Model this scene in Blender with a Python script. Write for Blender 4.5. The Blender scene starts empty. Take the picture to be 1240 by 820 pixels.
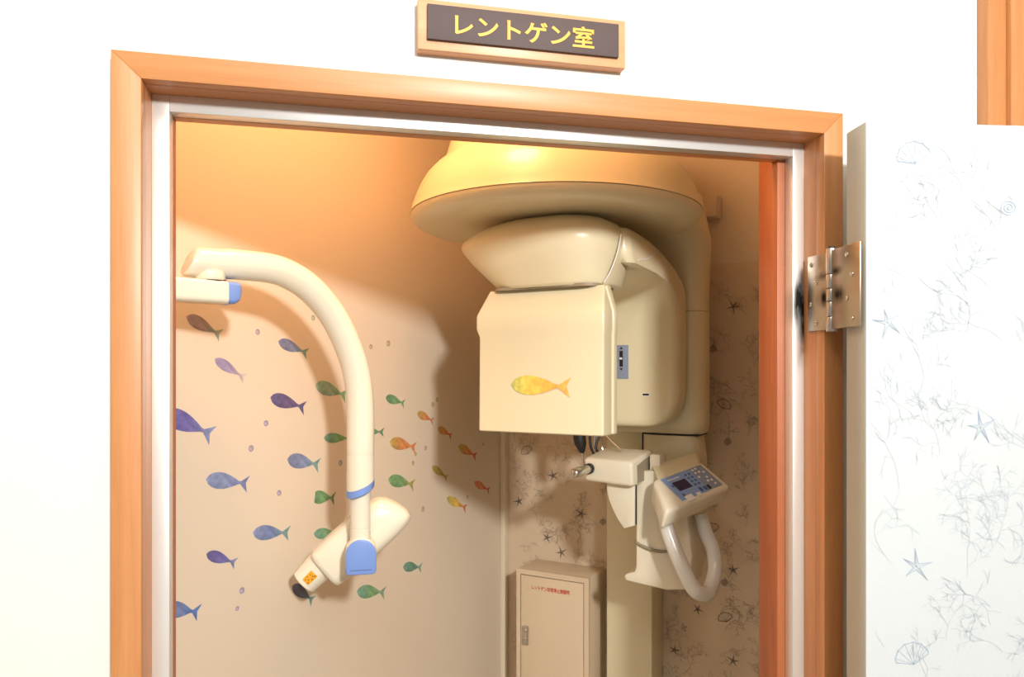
import bpy, bmesh, math, random
from mathutils import Vector, Matrix

S = bpy.context.scene
COL = S.collection
PI = math.pi

# ------------------------------------------------------------------ camera
TH = math.radians(12.8)                     # camera heading: turned right of the door wall's normal
CAM_H = 1.62
cd = bpy.data.cameras.new('camera')
cam = bpy.data.objects.new('camera', cd)
COL.objects.link(cam)
cam.location = (0, -1.005, CAM_H)
cam.rotation_euler = (PI / 2, 0, -TH)
cd.sensor_width = 36.0
cd.lens = 900.0 / 1240.0 * 36.0
cd.shift_y = 40.0 / 1240.0
cd.clip_start = 0.02
S.camera = cam

# ------------------------------------------------------------------ world, lights, exposure
w = bpy.data.worlds.new('world')
S.world = w
w.use_nodes = True
w.node_tree.nodes['Background'].inputs[0].default_value = (1.0, 0.985, 0.95, 1)
w.node_tree.nodes['Background'].inputs[1].default_value = 0.34


def area_light(name, loc, target, energy, size, color):
    l = bpy.data.lights.new(name, 'AREA')
    l.shape = 'DISK'
    l.size = size
    l.energy = energy
    l.color = color
    o = bpy.data.objects.new(name, l)
    COL.objects.link(o)
    o.location = loc
    o.rotation_euler = (Vector(target) - Vector(loc)).to_track_quat('-Z', 'Y').to_euler()
    return o


area_light('corridor_lamp', (0.50, -2.30, 2.48), (0.25, 0.3, 1.5), 72, 0.22, (1.0, 0.99, 0.96))
area_light('corridor_ceiling_lamp', (-0.2, -0.9, 2.62), (-0.1, -0.55, 0), 6, 0.5, (1.0, 0.98, 0.94))
area_light('inner_room_lamp', (0.09, 0.20, 2.60), (0.15, 0.42, 0), 10, 0.26, (1.0, 0.49, 0.215))

vs = S.view_settings
vs.view_transform = 'Standard'
vs.look = 'None'
vs.gamma = 1.0
vs.use_curve_mapping = False
vs.exposure = 0.0

# ------------------------------------------------------------------ frames
M_W = Matrix.Identity(4)
C = Vector((0.48963, 1.24237, 0))           # far corner of the little room
M_R = Matrix.Translation(C) @ Matrix.Rotation(math.radians(-41.8), 4, 'Z')   # local (a, -b, z)
M_A = Matrix.Translation((0.03284, 0.43143, 0)) @ Matrix.Rotation(math.radians(30.2), 4, 'Z')  # swinging arm: (s, -n, z)
LEAF_O = Vector((0.6925, -0.1264, 0))
M_D = Matrix.Translation(LEAF_O) @ Matrix.Rotation(math.atan2(-0.1495, 0.9888), 4, 'Z')  # door leaf: (along, depth, z)


def L(a, b, z):
    return Vector((a, -b, z))


# ------------------------------------------------------------------ materials
def lin(r, g, b):
    f = lambda c: (c / 255 / 12.92) if c / 255 <= 0.04045 else ((c / 255 + 0.055) / 1.055) ** 2.4
    return (f(r), f(g), f(b), 1.0)


def new_mat(name):
    m = bpy.data.materials.new(name)
    m.use_nodes = True
    nt = m.node_tree
    return m, nt, nt.nodes['Principled BSDF']


def N(nt, kind, **kw):
    n = nt.nodes.new(kind)
    for k, v in kw.items():
        setattr(n, k, v)
    return n


def plain(name, col, rough=0.5, metal=0.0, coat=0.0, var=0.06, scale=6.0, bump=0.0, bscale=300.0, spec=0.5):
    m, nt, p = new_mat(name)
    tc = N(nt, 'ShaderNodeTexCoord')
    nz = N(nt, 'ShaderNodeTexNoise')
    nz.inputs['Scale'].default_value = scale
    nz.inputs['Detail'].default_value = 4
    nt.links.new(tc.outputs['Object'], nz.inputs['Vector'])
    mx = N(nt, 'ShaderNodeMix', data_type='RGBA')
    mx.inputs[6].default_value = [c * (1 - var) for c in col[:3]] + [1]
    mx.inputs[7].default_value = [min(1, c * (1 + var)) for c in col[:3]] + [1]
    nt.links.new(nz.outputs['Fac'], mx.inputs[0])
    nt.links.new(mx.outputs[2], p.inputs['Base Color'])
    p.inputs['Roughness'].default_value = rough
    p.inputs['Metallic'].default_value = metal
    p.inputs['Coat Weight'].default_value = coat
    p.inputs['Specular IOR Level'].default_value = spec
    if bump:
        n2 = N(nt, 'ShaderNodeTexNoise')
        n2.inputs['Scale'].default_value = bscale
        nt.links.new(tc.outputs['Object'], n2.inputs['Vector'])
        bp = N(nt, 'ShaderNodeBump')
        bp.inputs['Strength'].default_value = bump
        bp.inputs['Distance'].default_value = 0.002
        nt.links.new(n2.outputs['Fac'], bp.inputs['Height'])
        nt.links.new(bp.outputs[0], p.inputs['Normal'])
    return m


def wood(name, c1, c2, grain, rough=0.45, coat=0.15):
    """grain: mapping scale, small along the grain"""
    m, nt, p = new_mat(name)
    tc = N(nt, 'ShaderNodeTexCoord')
    mp = N(nt, 'ShaderNodeMapping')
    mp.inputs['Scale'].default_value = grain
    nt.links.new(tc.outputs['Object'], mp.inputs['Vector'])
    n1 = N(nt, 'ShaderNodeTexNoise')
    n1.inputs['Scale'].default_value = 1.0
    n1.inputs['Detail'].default_value = 6
    n1.inputs['Distortion'].default_value = 0.6
    nt.links.new(mp.outputs[0], n1.inputs['Vector'])
    n2 = N(nt, 'ShaderNodeTexNoise')
    n2.inputs['Scale'].default_value = 7.0
    n2.inputs['Detail'].default_value = 3
    nt.links.new(mp.outputs[0], n2.inputs['Vector'])
    ad = N(nt, 'ShaderNodeMath', operation='MULTIPLY_ADD')
    ad.inputs[1].default_value = 0.45
    nt.links.new(n2.outputs['Fac'], ad.inputs[0])
    nt.links.new(n1.outputs['Fac'], ad.inputs[2])
    rp = N(nt, 'ShaderNodeValToRGB')
    rp.color_ramp.elements[0].position = 0.45
    rp.color_ramp.elements[0].color = c1
    rp.color_ramp.elements[1].position = 0.95
    rp.color_ramp.elements[1].color = c2
    nt.links.new(ad.outputs[0], rp.inputs[0])
    nt.links.new(rp.outputs[0], p.inputs['Base Color'])
    p.inputs['Roughness'].default_value = rough
    p.inputs['Coat Weight'].default_value = coat
    p.inputs['Coat Roughness'].default_value = 0.3
    bp = N(nt, 'ShaderNodeBump')
    bp.inputs['Strength'].default_value = 0.08
    bp.inputs['Distance'].default_value = 0.001
    nt.links.new(n2.outputs['Fac'], bp.inputs['Height'])
    nt.links.new(bp.outputs[0], p.inputs['Normal'])
    return m


def stained_metal(name, col, rough, spots, dark=(0.012, 0.011, 0.010, 1), metal=0.9):
    """brushed metal with greasy smears; spots = (centre, radii, strength) in object space"""
    m, nt, p = new_mat(name)
    tc = N(nt, 'ShaderNodeTexCoord')
    nz = N(nt, 'ShaderNodeTexNoise')
    nz.inputs['Scale'].default_value = 60
    nz.inputs['Detail'].default_value = 5
    mpn = N(nt, 'ShaderNodeMapping')
    mpn.inputs['Scale'].default_value = (1, 1, 0.35)
    nt.links.new(tc.outputs['Object'], mpn.inputs['Vector'])
    nt.links.new(mpn.outputs[0], nz.inputs['Vector'])
    total = None
    for (c, r, s) in spots:
        mp = N(nt, 'ShaderNodeMapping', vector_type='POINT')
        mp.inputs['Scale'].default_value = [1 / q for q in r]
        mp.inputs['Location'].default_value = [-c[i] / r[i] for i in range(3)]
        nt.links.new(tc.outputs['Object'], mp.inputs['Vector'])
        ln = N(nt, 'ShaderNodeVectorMath', operation='LENGTH')
        nt.links.new(mp.outputs[0], ln.inputs[0])
        sb = N(nt, 'ShaderNodeMath', operation='SUBTRACT')
        sb.inputs[0].default_value = 1.0
        nt.links.new(ln.outputs['Value'], sb.inputs[1])
        mu = N(nt, 'ShaderNodeMath', operation='MULTIPLY', use_clamp=True)
        mu.inputs[1].default_value = s
        nt.links.new(sb.outputs[0], mu.inputs[0])
        if total is None:
            total = mu.outputs[0]
        else:
            mxm = N(nt, 'ShaderNodeMath', operation='MAXIMUM')
            nt.links.new(total, mxm.inputs[0])
            nt.links.new(mu.outputs[0], mxm.inputs[1])
            total = mxm.outputs[0]
    # break the edge of the smear with noise
    a1 = N(nt, 'ShaderNodeMath', operation='MULTIPLY_ADD')
    a1.inputs[1].default_value = 2.4
    a1.inputs[2].default_value = -1.2
    nt.links.new(nz.outputs['Fac'], a1.inputs[0])
    a2 = N(nt, 'ShaderNodeMath', operation='MULTIPLY')
    a2.inputs[1].default_value = 1.0
    nt.links.new(total, a2.inputs[0])
    gate = N(nt, 'ShaderNodeMath', operation='MULTIPLY')
    nt.links.new(a1.outputs[0], gate.inputs[0])
    nt.links.new(total, gate.inputs[1])
    a3 = N(nt, 'ShaderNodeMath', operation='ADD', use_clamp=True)
    nt.links.new(a2.outputs[0], a3.inputs[0])
    nt.links.new(gate.outputs[0], a3.inputs[1])
    mx = N(nt, 'ShaderNodeMix', data_type='RGBA')
    mx.inputs[6].default_value = col
    mx.inputs[7].default_value = dark
    nt.links.new(a3.outputs[0], mx.inputs[0])
    nt.links.new(mx.outputs[2], p.inputs['Base Color'])
    p.inputs['Metallic'].default_value = metal
    r1 = N(nt, 'ShaderNodeMath', operation='MULTIPLY_ADD')
    r1.inputs[1].default_value = 0.4
    r1.inputs[2].default_value = rough
    nt.links.new(a3.outputs[0], r1.inputs[0])
    nt.links.new(r1.outputs[0], p.inputs['Roughness'])
    return m


MAT = {}
MAT['wall_white'] = plain('wall_white', (0.76, 0.752, 0.70, 1), 0.75, var=0.015, bump=0.12, bscale=220)
MAT['wall_beige'] = plain('wall_beige', (0.70, 0.60, 0.47, 1), 0.6, var=0.02, bump=0.05, bscale=250)
MAT['wallpaper'] = plain('wallpaper', (0.66, 0.53, 0.38, 1), 0.7, var=0.05, scale=9, bump=0.15, bscale=200)
MAT['trim_cream'] = plain('trim_cream', (0.72, 0.63, 0.48, 1), 0.45, var=0.02)
MAT['ceiling'] = plain('ceiling', (0.86, 0.84, 0.78, 1), 0.85, var=0.02)
MAT['floor'] = plain('floor', (0.50, 0.40, 0.28, 1), 0.5, var=0.1)
WC1, WC2 = (0.50, 0.195, 0.060, 1), (0.60, 0.262, 0.095, 1)
MAT['wood_v'] = wood('wood_vertical', WC1, WC2, (70, 70, 3.0))
MAT['wood_h'] = wood('wood_horizontal', WC1, WC2, (3.0, 70, 70))
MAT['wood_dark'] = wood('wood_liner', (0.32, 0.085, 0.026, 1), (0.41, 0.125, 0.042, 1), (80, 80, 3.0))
MAT['wood_sign'] = wood('wood_sign', (0.60, 0.30, 0.14, 1), (0.68, 0.36, 0.18, 1), (3.5, 60, 60))
MAT['silver'] = plain('brushed_steel', (0.78, 0.77, 0.74, 1), 0.38, metal=0.55, var=0.03, scale=20)
MAT['silver_stained'] = stained_metal('brushed_steel_greasy', (0.74, 0.73, 0.70, 1), 0.36,
                                      [((0.7025 - 0.23, 0.03, 1.722), (0.021, 0.06, 0.062), 2.2)], metal=0.55)
MAT['ivory'] = plain('ivory_enamel', (0.75, 0.68, 0.46, 1), 0.34, coat=0.2, var=0.015, scale=3)
MAT['ivory2'] = plain('ivory_plastic', (0.80, 0.73, 0.57, 1), 0.3, coat=0.3, var=0.015, scale=3)
MAT['ivory_dark'] = plain('ivory_seam', (0.30, 0.25, 0.17, 1), 0.5)
MAT['white_tube'] = plain('white_tube', (0.80, 0.78, 0.72, 1), 0.22, coat=0.5, var=0.02)
MAT['arm_white'] = plain('arm_white', (0.82, 0.76, 0.61, 1), 0.25, coat=0.4, var=0.015)
MAT['blue'] = plain('blue_plastic', lin(118, 150, 215), 0.35, var=0.02)
MAT['blue_panel'] = plain('blue_panel', lin(135, 165, 212), 0.4, var=0.02)
MAT['grey_panel'] = plain('grey_blue_panel', lin(138, 150, 172), 0.4, var=0.02)
MAT['navy'] = plain('navy_screen', (0.012, 0.022, 0.075, 1), 0.15)
MAT['navy_key'] = plain('navy_key', (0.06, 0.11, 0.25, 1), 0.4)
MAT['black'] = plain('black_rubber', (0.012, 0.011, 0.010, 1), 0.5)
MAT['white_print'] = plain('white_print', (0.82, 0.82, 0.80, 1), 0.5)
MAT['chrome'] = plain('chrome', (0.72, 0.70, 0.68, 1), 0.16, metal=1.0, var=0.03)
MAT['steel'] = plain('hinge_steel', (0.60, 0.56, 0.50, 1), 0.28, metal=0.95, var=0.05, scale=30)
_hinv = (M_D @ Matrix.Translation((0, 0.05, 0))).inverted()      # hinge spots are given in world, the shader wants the hinge's own space
MAT['hinge_plate'] = stained_metal('hinge_plate', (0.50, 0.42, 0.34, 1), 0.3,
                                   [(_hinv @ Vector(c), r, st) for c, r, st in
                                    [((0.703, -0.026, 1.730), (0.05, 0.026, 0.018), 1.0),
                                     ((0.703, -0.024, 1.763), (0.05, 0.026, 0.009), 0.9),
                                     ((0.698, -0.068, 1.730), (0.05, 0.028, 0.018), 0.9),
                                     ((0.698, -0.064, 1.765), (0.05, 0.026, 0.009), 0.9)]],
                                   dark=(0.03, 0.024, 0.018, 1), metal=0.9)
MAT['screw'] = plain('screw_steel', (0.66, 0.62, 0.54, 1), 0.25, metal=1.0)
MAT['door_face'] = plain('door_face', (0.56, 0.59, 0.60, 1), 0.6, var=0.015, bump=0.08, bscale=250)
MAT['door_edge'] = plain('door_edge', (0.53, 0.49, 0.40, 1), 0.55, var=0.03)
MAT['print_door'] = plain('print_pale_blue', (0.49, 0.53, 0.565, 1), 0.6, var=0.08)
MAT['print_door2'] = plain('print_blue', (0.32, 0.40, 0.52, 1), 0.6, var=0.15, scale=30)
MAT['print_wall'] = plain('print_brown', (0.45, 0.355, 0.25, 1), 0.7, var=0.2, scale=20)
MAT['print_wall2'] = plain('print_dark', (0.16, 0.13, 0.10, 1), 0.7, var=0.3, scale=40)
MAT['cabinet'] = plain('cabinet_beige', (0.68, 0.54, 0.37, 1), 0.4, coat=0.15, var=0.02)
MAT['red'] = plain('red_print', (0.60, 0.02, 0.02, 1), 0.5)
MAT['plate'] = plain('sign_plate', lin(92, 78, 76), 0.65, var=0.04, spec=0.3)
MAT['yellow'] = plain('sign_yellow', lin(238, 175, 50), 0.45, var=0.02)
MAT['label'] = plain('label_orange', lin(232, 165, 40), 0.45, var=0.04)
MAT['label_ink'] = plain('label_ink', (0.28, 0.13, 0.02, 1), 0.5)


def sticker_mat():
    m, nt, p = new_mat('watercolour_sticker')
    at = N(nt, 'ShaderNodeAttribute', attribute_name='Col')
    tc = N(nt, 'ShaderNodeTexCoord')
    nz = N(nt, 'ShaderNodeTexNoise')
    nz.inputs['Scale'].default_value = 70
    nz.inputs['Detail'].default_value = 3
    nt.links.new(tc.outputs['Object'], nz.inputs['Vector'])
    hs = N(nt, 'ShaderNodeHueSaturation')
    mr = N(nt, 'ShaderNodeMapRange')
    mr.inputs['From Min'].default_value = 0.3
    mr.inputs['From Max'].default_value = 0.7
    mr.inputs['To Min'].default_value = 0.75
    mr.inputs['To Max'].default_value = 1.3
    nt.links.new(nz.outputs['Fac'], mr.inputs['Value'])
    nt.links.new(mr.outputs[0], hs.inputs['Value'])
    nt.links.new(at.outputs['Color'], hs.inputs['Color'])
    nt.links.new(hs.outputs[0], p.inputs['Base Color'])
    p.inputs['Roughness'].default_value = 0.55
    return m


MAT['sticker'] = sticker_mat()

# ------------------------------------------------------------------ building helpers
FRAME = {}


def tag(o, label=None, cat=None, group=None, kind=None):
    if label:
        o['label'] = label
    if cat:
        o['category'] = cat
    if group:
        o['group'] = group
    if kind:
        o['kind'] = kind
    return o


def thing(name, base, M=M_W, label=None, cat=None, group=None, kind=None):
    o = bpy.data.objects.new(name, None)
    COL.objects.link(o)
    o.empty_display_size = 0.05
    o.matrix_world = M @ Matrix.Translation(base)
    FRAME[o.name] = (M @ Matrix.Translation(base), M)
    return tag(o, label, cat, group, kind)


def finish(bm, bevel=0.0, seg=2, bevel_angle=0.5):
    bmesh.ops.recalc_face_normals(bm, faces=bm.faces)
    if bevel:
        es = [e for e in bm.edges if len(e.link_faces) == 2 and e.calc_face_angle(0) > bevel_angle]
        bmesh.ops.bevel(bm, geom=es, offset=bevel, segments=seg, profile=0.5, affect='EDGES', clamp_overlap=True)


def mesh(name, bm, mat, parent=None, M=None, base=None, bevel=0.0, seg=2, smooth=40, bevel_angle=0.5,
         label=None, cat=None, group=None, kind=None):
    """bm is given in frame M; becomes a child of parent, or a top-level object with its origin at base"""
    finish(bm, bevel, seg, bevel_angle)
    if parent is not None:
        pm, pf = FRAME[parent.name]
        if M is None:
            M = pf
        bm.transform(pm.inverted() @ M)
        mw = pm
    else:
        if M is None:
            M = M_W
        base = Vector(base) if base is not None else Vector((0, 0, 0))
        bm.transform(Matrix.Translation(-base))
        mw = M @ Matrix.Translation(base)
    me = bpy.data.meshes.new(name)
    bm.to_mesh(me)
    bm.free()
    o = bpy.data.objects.new(name, me)
    COL.objects.link(o)
    if parent is not None:
        o.parent = parent
        FRAME[o.name] = (mw, FRAME[parent.name][1])
    else:
        o.matrix_world = mw
        FRAME[o.name] = (mw, M)
    if mat is not None:
        me.materials.append(MAT[mat] if isinstance(mat, str) else mat)
    if smooth:
        for p in me.polygons:
            p.use_smooth = True
        me.set_sharp_from_angle(angle=math.radians(smooth))
    return tag(o, label, cat, group, kind)


def B():
    return bmesh.new()


def box(bm, lo, hi):
    xs, ys, zs = zip(lo, hi)
    v = [bm.verts.new((x, y, z)) for x in (min(xs), max(xs)) for y in (min(ys), max(ys)) for z in (min(zs), max(zs))]
    for f in ((0, 1, 3, 2), (4, 6, 7, 5), (0, 4, 5, 1), (2, 3, 7, 6), (0, 2, 6, 4), (1, 5, 7, 3)):
        bm.faces.new([v[i] for i in f])
    return bm


def rbox(a0, a1, b0, b1, z0, z1, bm=None):
    """box in the little room's coordinates"""
    return box(bm or B(), (a0, -b0, z0), (a1, -b1, z1))


def hexa(pts):
    """8 points: bottom quad then top quad"""
    bm = B()
    v = [bm.verts.new(p) for p in pts]
    for f in ((3, 2, 1, 0), (4, 5, 6, 7), (0, 1, 5, 4), (1, 2, 6, 5), (2, 3, 7, 6), (3, 0, 4, 7)):
        bm.faces.new([v[i] for i in f])
    return bm


def prism(poly, d, bm=None):
    """extrude a list of 3-D points along vector d"""
    bm = bm or B()
    d = Vector(d)
    a = [bm.verts.new(p) for p in poly]
    b = [bm.verts.new(Vector(p) + d) for p in poly]
    n = len(poly)
    bm.faces.new(a[::-1])
    bm.faces.new(b)
    for i in range(n):
        bm.faces.new((a[i], a[(i + 1) % n], b[(i + 1) % n], b[i]))
    return bm


def loft(rings, bm=None, caps=True):
    bm = bm or B()
    vr = [[bm.verts.new(p) for p in r] for r in rings]
    n = len(rings[0])
    for r0, r1 in zip(vr, vr[1:]):
        for i in range(n):
            bm.faces.new((r0[i], r0[(i + 1) % n], r1[(i + 1) % n], r1[i]))
    if caps:
        bm.faces.new(vr[0][::-1])
        bm.faces.new(vr[-1])
    return bm


def sring(c, ex, ey, rx, ry, n=2.0, k=40):
    """superellipse ring around c with half-axes rx*ex, ry*ey"""
    out = []
    for i in range(k):
        t = 2 * PI * i / k
        x = math.copysign(abs(math.cos(t)) ** (2 / n), math.cos(t))
        y = math.copysign(abs(math.sin(t)) ** (2 / n), math.sin(t))
        out.append(Vector(c) + Vector(ex) * (rx * x) + Vector(ey) * (ry * y))
    return out


def rrect(c, ex, ey, hx, hy, r, k=5):
    out = []
    for (sx, sy, t0) in ((1, 1, 0), (-1, 1, PI / 2), (-1, -1, PI), (1, -1, 3 * PI / 2)):
        for i in range(k + 1):
            t = t0 + PI / 2 * i / k
            out.append(Vector(c) + Vector(ex) * (sx * (hx - r) + r * math.cos(t)) + Vector(ey) * (sy * (hy - r) + r * math.sin(t)))
    return out


def spline(pts, n=8):
    pts = [Vector(p) for p in pts]
    q = [pts[0] * 2 - pts[1]] + pts + [pts[-1] * 2 - pts[-2]]
    out = []
    for i in range(1, len(q) - 2):
        p0, p1, p2, p3 = q[i - 1:i + 3]
        for k in range(n):
            t = k / n
            out.append(0.5 * ((2 * p1) + (p2 - p0) * t + (2 * p0 - 5 * p1 + 4 * p2 - p3) * t * t + (3 * p1 - p0 - 3 * p2 + p3) * t ** 3))
    out.append(pts[-1])
    return out


def tube(path, r, k=20, bm=None, up=(0, 0, 1)):
    """r: number or list; parallel-transported frame"""
    path = [Vector(p) for p in path]
    n = len(path)
    rs = r if isinstance(r, (list, tuple)) else [r] * n
    T = [(path[min(i + 1, n - 1)] - path[max(i - 1, 0)]).normalized() for i in range(n)]
    u = Vector(up)
    if abs(u.dot(T[0])) > 0.9:
        u = Vector((1, 0, 0))
    e = (u - T[0] * u.dot(T[0])).normalized()
    rings = []
    for i in range(n):
        e = (e - T[i] * e.dot(T[i])).normalized()
        f = T[i].cross(e)
        rings.append([path[i] + e * (rs[i] * math.cos(2 * PI * j / k)) + f * (rs[i] * math.sin(2 * PI * j / k)) for j in range(k)])
    return loft(rings, bm)


def cyl(p0, p1, r, k=24, bm=None):
    return tube([p0, p1], r, k, bm)


def lathe(c, prof, k=64, bm=None):
    """prof: list of (r, z) from top to bottom, around vertical axis at c"""
    rings = [[Vector((c[0] + r * math.cos(2 * PI * j / k), c[1] + r * math.sin(2 * PI * j / k), z)) for j in range(k)] for r, z in prof]
    return loft(rings, bm)


# flat line-art printed on a wall: thin strips in (u, v)
def strip(bm, pts, wd, f):
    pts = [Vector((p[0], p[1])) for p in pts]
    prev = None
    n = len(pts)
    for i, p in enumerate(pts):
        d = pts[min(i + 1, n - 1)] - pts[max(i - 1, 0)]
        if d.length < 1e-7:
            continue
        d.normalize()
        q = Vector((-d.y, d.x)) * (wd * 0.5 * (0.55 if i in (0, n - 1) else 1))
        cur = (bm.verts.new(f(*(p + q))), bm.verts.new(f(*(p - q))))
        if prev:
            bm.faces.new((prev[0], prev[1], cur[1], cur[0]))
        prev = cur


def coral(bm, rnd, u, v, ang, ln, wd, f, depth, inside, double=0.0):
    pts = [(u, v)]
    a = ang
    n = 5
    bend = rnd.uniform(-0.22, 0.22)
    for i in range(n):
        a += bend + rnd.uniform(-0.12, 0.12)
        u += math.cos(a) * ln / n
        v += math.sin(a) * ln / n
        pts.append((u, v))
    if all(inside(*p) for p in pts):
        if double:
            for sgn in (-1, 1):
                strip(bm, [(p[0] - sgn * double * depth * math.sin(a), p[1] + sgn * double * depth * math.cos(a)) for p in pts], wd, f)
        else:
            strip(bm, pts, wd, f)
        if depth > 0:
            for k in range(rnd.choice((2, 2, 3))):
                coral(bm, rnd, u, v, a + rnd.uniform(-0.95, 0.95), ln * rnd.uniform(0.6, 0.9), wd, f, depth - 1, inside, double)
            if rnd.random() < 0.7:
                q = pts[2]
                coral(bm, rnd, q[0], q[1], a + rnd.choice((-1, 1)) * rnd.uniform(0.5, 1.1), ln * 0.6, wd, f, depth - 1, inside, double)


def starfish(bm, rnd, u, v, r, wd, f, filled):
    t0 = rnd.uniform(0, 2 * PI)
    out = []
    for i in range(5):
        t = t0 + 2 * PI * i / 5 + rnd.uniform(-0.18, 0.18)
        rr = r * rnd.uniform(0.85, 1.15)
        out.append((u + rr * math.cos(t), v + rr * math.sin(t)))
        t2 = t0 + 2 * PI * (i + 0.5) / 5
        out.append((u + r * 0.2 * math.cos(t2), v + r * 0.2 * math.sin(t2)))
    if filled:
        c = bm.verts.new(f(u, v))
        vs_ = [bm.verts.new(f(*p)) for p in out]
        for i in range(10):
            bm.faces.new((c, vs_[i], vs_[(i + 1) % 10]))
    else:
        strip(bm, out + [out[0]], wd, f)
        for i in range(5):
            strip(bm, [(u, v), out[2 * i]], wd * 0.8, f)


def shell(bm, rnd, u, v, r, wd, f, spiral):
    if spiral:
        strip(bm, [(u + r * 0.62 * t / 14 * math.cos(t), v + r * 0.5 * t / 14 * math.sin(t)) for t in [i * 0.45 for i in range(40)]], wd, f)
        strip(bm, [(u - r * 0.25, v + r * 0.62), (u, v + r * 0.95), (u + r * 0.3, v + r * 0.6)], wd, f)
    else:
        t0 = rnd.uniform(-0.5, 0.5) - PI / 2
        bu, bv = u + r * 0.8 * math.cos(t0), v + r * 0.8 * math.sin(t0)
        rim = []
        for i in range(13):
            t = t0 + PI + (i - 6) * 0.2
            q = 1.75 * r * (1 + 0.05 * (i % 2)) * math.cos((i - 6) * 0.09)
            rim.append((bu + q * math.cos(t), bv + q * math.sin(t)))
        strip(bm, [(bu, bv)] + rim + [(bu, bv)], wd, f)
        for i in range(1, 12, 2):
            strip(bm, [(bu, bv), rim[i]], wd * 0.7, f)


def text_bm(body, size, extrude=0.0, offset=0.0):
    c = bpy.data.curves.new('lettering', 'FONT')
    c.body = body
    c.size = size
    c.extrude = extrude
    c.offset = offset
    c.resolution_u = 4
    o = bpy.data.objects.new('lettering_tmp', c)
    COL.objects.link(o)
    dg = bpy.context.evaluated_depsgraph_get()
    me = bpy.data.meshes.new_from_object(o.evaluated_get(dg))
    bpy.data.objects.remove(o)
    bpy.data.curves.remove(c)
    bm = B()
    bm.from_mesh(me)
    bpy.data.meshes.remove(me)
    return bm


def fit_text(bm, x0, x1, z0, z1, place):
    xs = [v.co.x for v in bm.verts]
    ys = [v.co.y for v in bm.verts]
    ax, bx, ay, by = min(xs), max(xs), min(ys), max(ys)
    for v in bm.verts:
        u = x0 + (v.co.x - ax) / (bx - ax) * (x1 - x0)
        q = z0 + (v.co.y - ay) / (by - ay) * (z1 - z0)
        v.co = place(u, q, v.co.z)
    return bm


# ================================================================== THE SETTING
X0, X1, ZT = -0.2404, 0.7050, 1.978           # opening between the wooden casings
OX0, OX1, OZT = -0.2744, 0.7373, 2.0105       # outer edge of the casings
bm = B()
box(bm, (-2.2, 0, 0), (X0 - 0.012, 0.065, 2.7))
box(bm, (X1 + 0.012, 0, 0), (2.4, 0.065, 2.7))
box(bm, (X0 - 0.012, 0, ZT + 0.012), (X1 + 0.012, 0.065, 2.7))
mesh('wall_front', bm, 'wall_white', smooth=0, kind='structure', label='white corridor wall around the wooden doorway')
mesh('floor', box(B(), (-2.2, -3.4, -0.06), (2.4, 1.5, 0)), 'floor', smooth=0, kind='structure', label='brown floor of corridor and x-ray room')
mesh('ceiling', box(B(), (-2.2, -3.4, 2.7), (2.4, 1.5, 2.76)), 'ceiling', smooth=0, kind='structure', label='white ceiling')
# far wall with fish: plane a = 0, runs towards the camera at left
mesh('wall_back', rbox(-0.07, 0, -0.07, 1.575, 0, 2.7), 'wall_beige', M=M_R, smooth=0, kind='structure', label='smooth beige wall carrying the fish stickers')
wr = mesh('wall_right', rbox(0, 1.76, -0.07, 0, 0, 2.7), 'wall_beige', M=M_R, smooth=0, kind='structure', label='beige wall behind the panoramic unit, wallpapered below head height')
wp = mesh('wallpaper', rbox(0.001, 1.73, 0.0, 0.0015, 0.0, 1.907), 'wallpaper', parent=wr, smooth=0, label='sand coloured wallpaper with coral and starfish drawings')
t3 = mesh('trim_3', rbox(0.0, 0.013, 0.0015, 0.034, 0, 2.7), 'trim_cream', M=M_R, bevel=0.003, kind='structure', label='cream corner strip between fish wall and wallpaper')
mesh('bead', cyl(L(0.012, 0.030, 0), L(0.012, 0.030, 2.7), 0.004, 10), 'trim_cream', parent=t3, M=M_R)

# line drawings on the wallpaper
rnd = random.Random(7)
fw = lambda u, v: L(u, 0.0019, v)
inw = lambda u, v: 0.02 < u < 0.98 and 0.55 < v < 1.895
bm = B()
for i in range(330):
    u, v = 0.03 + (i % 15) * 0.063 + rnd.uniform(-0.03, 0.03), 0.56 + (i // 15) * 0.060 + rnd.uniform(-0.03, 0.03)
    coral(bm, rnd, u, v, PI / 2 + rnd.uniform(-0.7, 0.7), rnd.uniform(0.017, 0.028), 0.0010, fw, 3, inw)
mesh('coral_print', bm, 'print_wall', parent=wr, smooth=0, kind='stuff', label='fine brown coral line drawings')
bm = B()
for i, (u, v) in enumerate([(0.049, 1.223), (0.256, 1.204), (0.145, 1.122), (0.192, 1.083), (0.164, 1.309), (0.692, 1.792),
                            (0.598, 0.977), (0.692, 1.096), (0.534, 0.856), (0.692, 0.856), (0.07, 0.98)]):
    starfish(bm, rnd, u, v, 0.021 if u < 0.4 else 0.018, 0.001, lambda p, q: L(p, 0.0022, q), True)
mesh('starfish_print', bm, 'print_wall2', parent=wr, smooth=0, label='small dark starfish drawings', kind='stuff')
bm = B()
for i, (u, v) in enumerate([(0.075, 1.379), (0.325, 1.187), (0.668, 1.532), (0.679, 1.434), (0.636, 1.200), (0.671, 1.060), (0.671, 0.966), (0.64, 1.68)]):
    shell(bm, rnd, u, v, 0.014, 0.0018, lambda p, q: L(p, 0.0021, q), i % 2)
mesh('shell_print', bm, 'print_wall2', parent=wr, smooth=0, label='small seashell drawings', kind='stuff')

# ---- door frame
fr = thing('trim_1', (0.23, 0, 0), kind='structure', label='orange-brown wooden door frame with brushed steel rebate')
YF, YM = -0.020, 0.030


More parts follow.
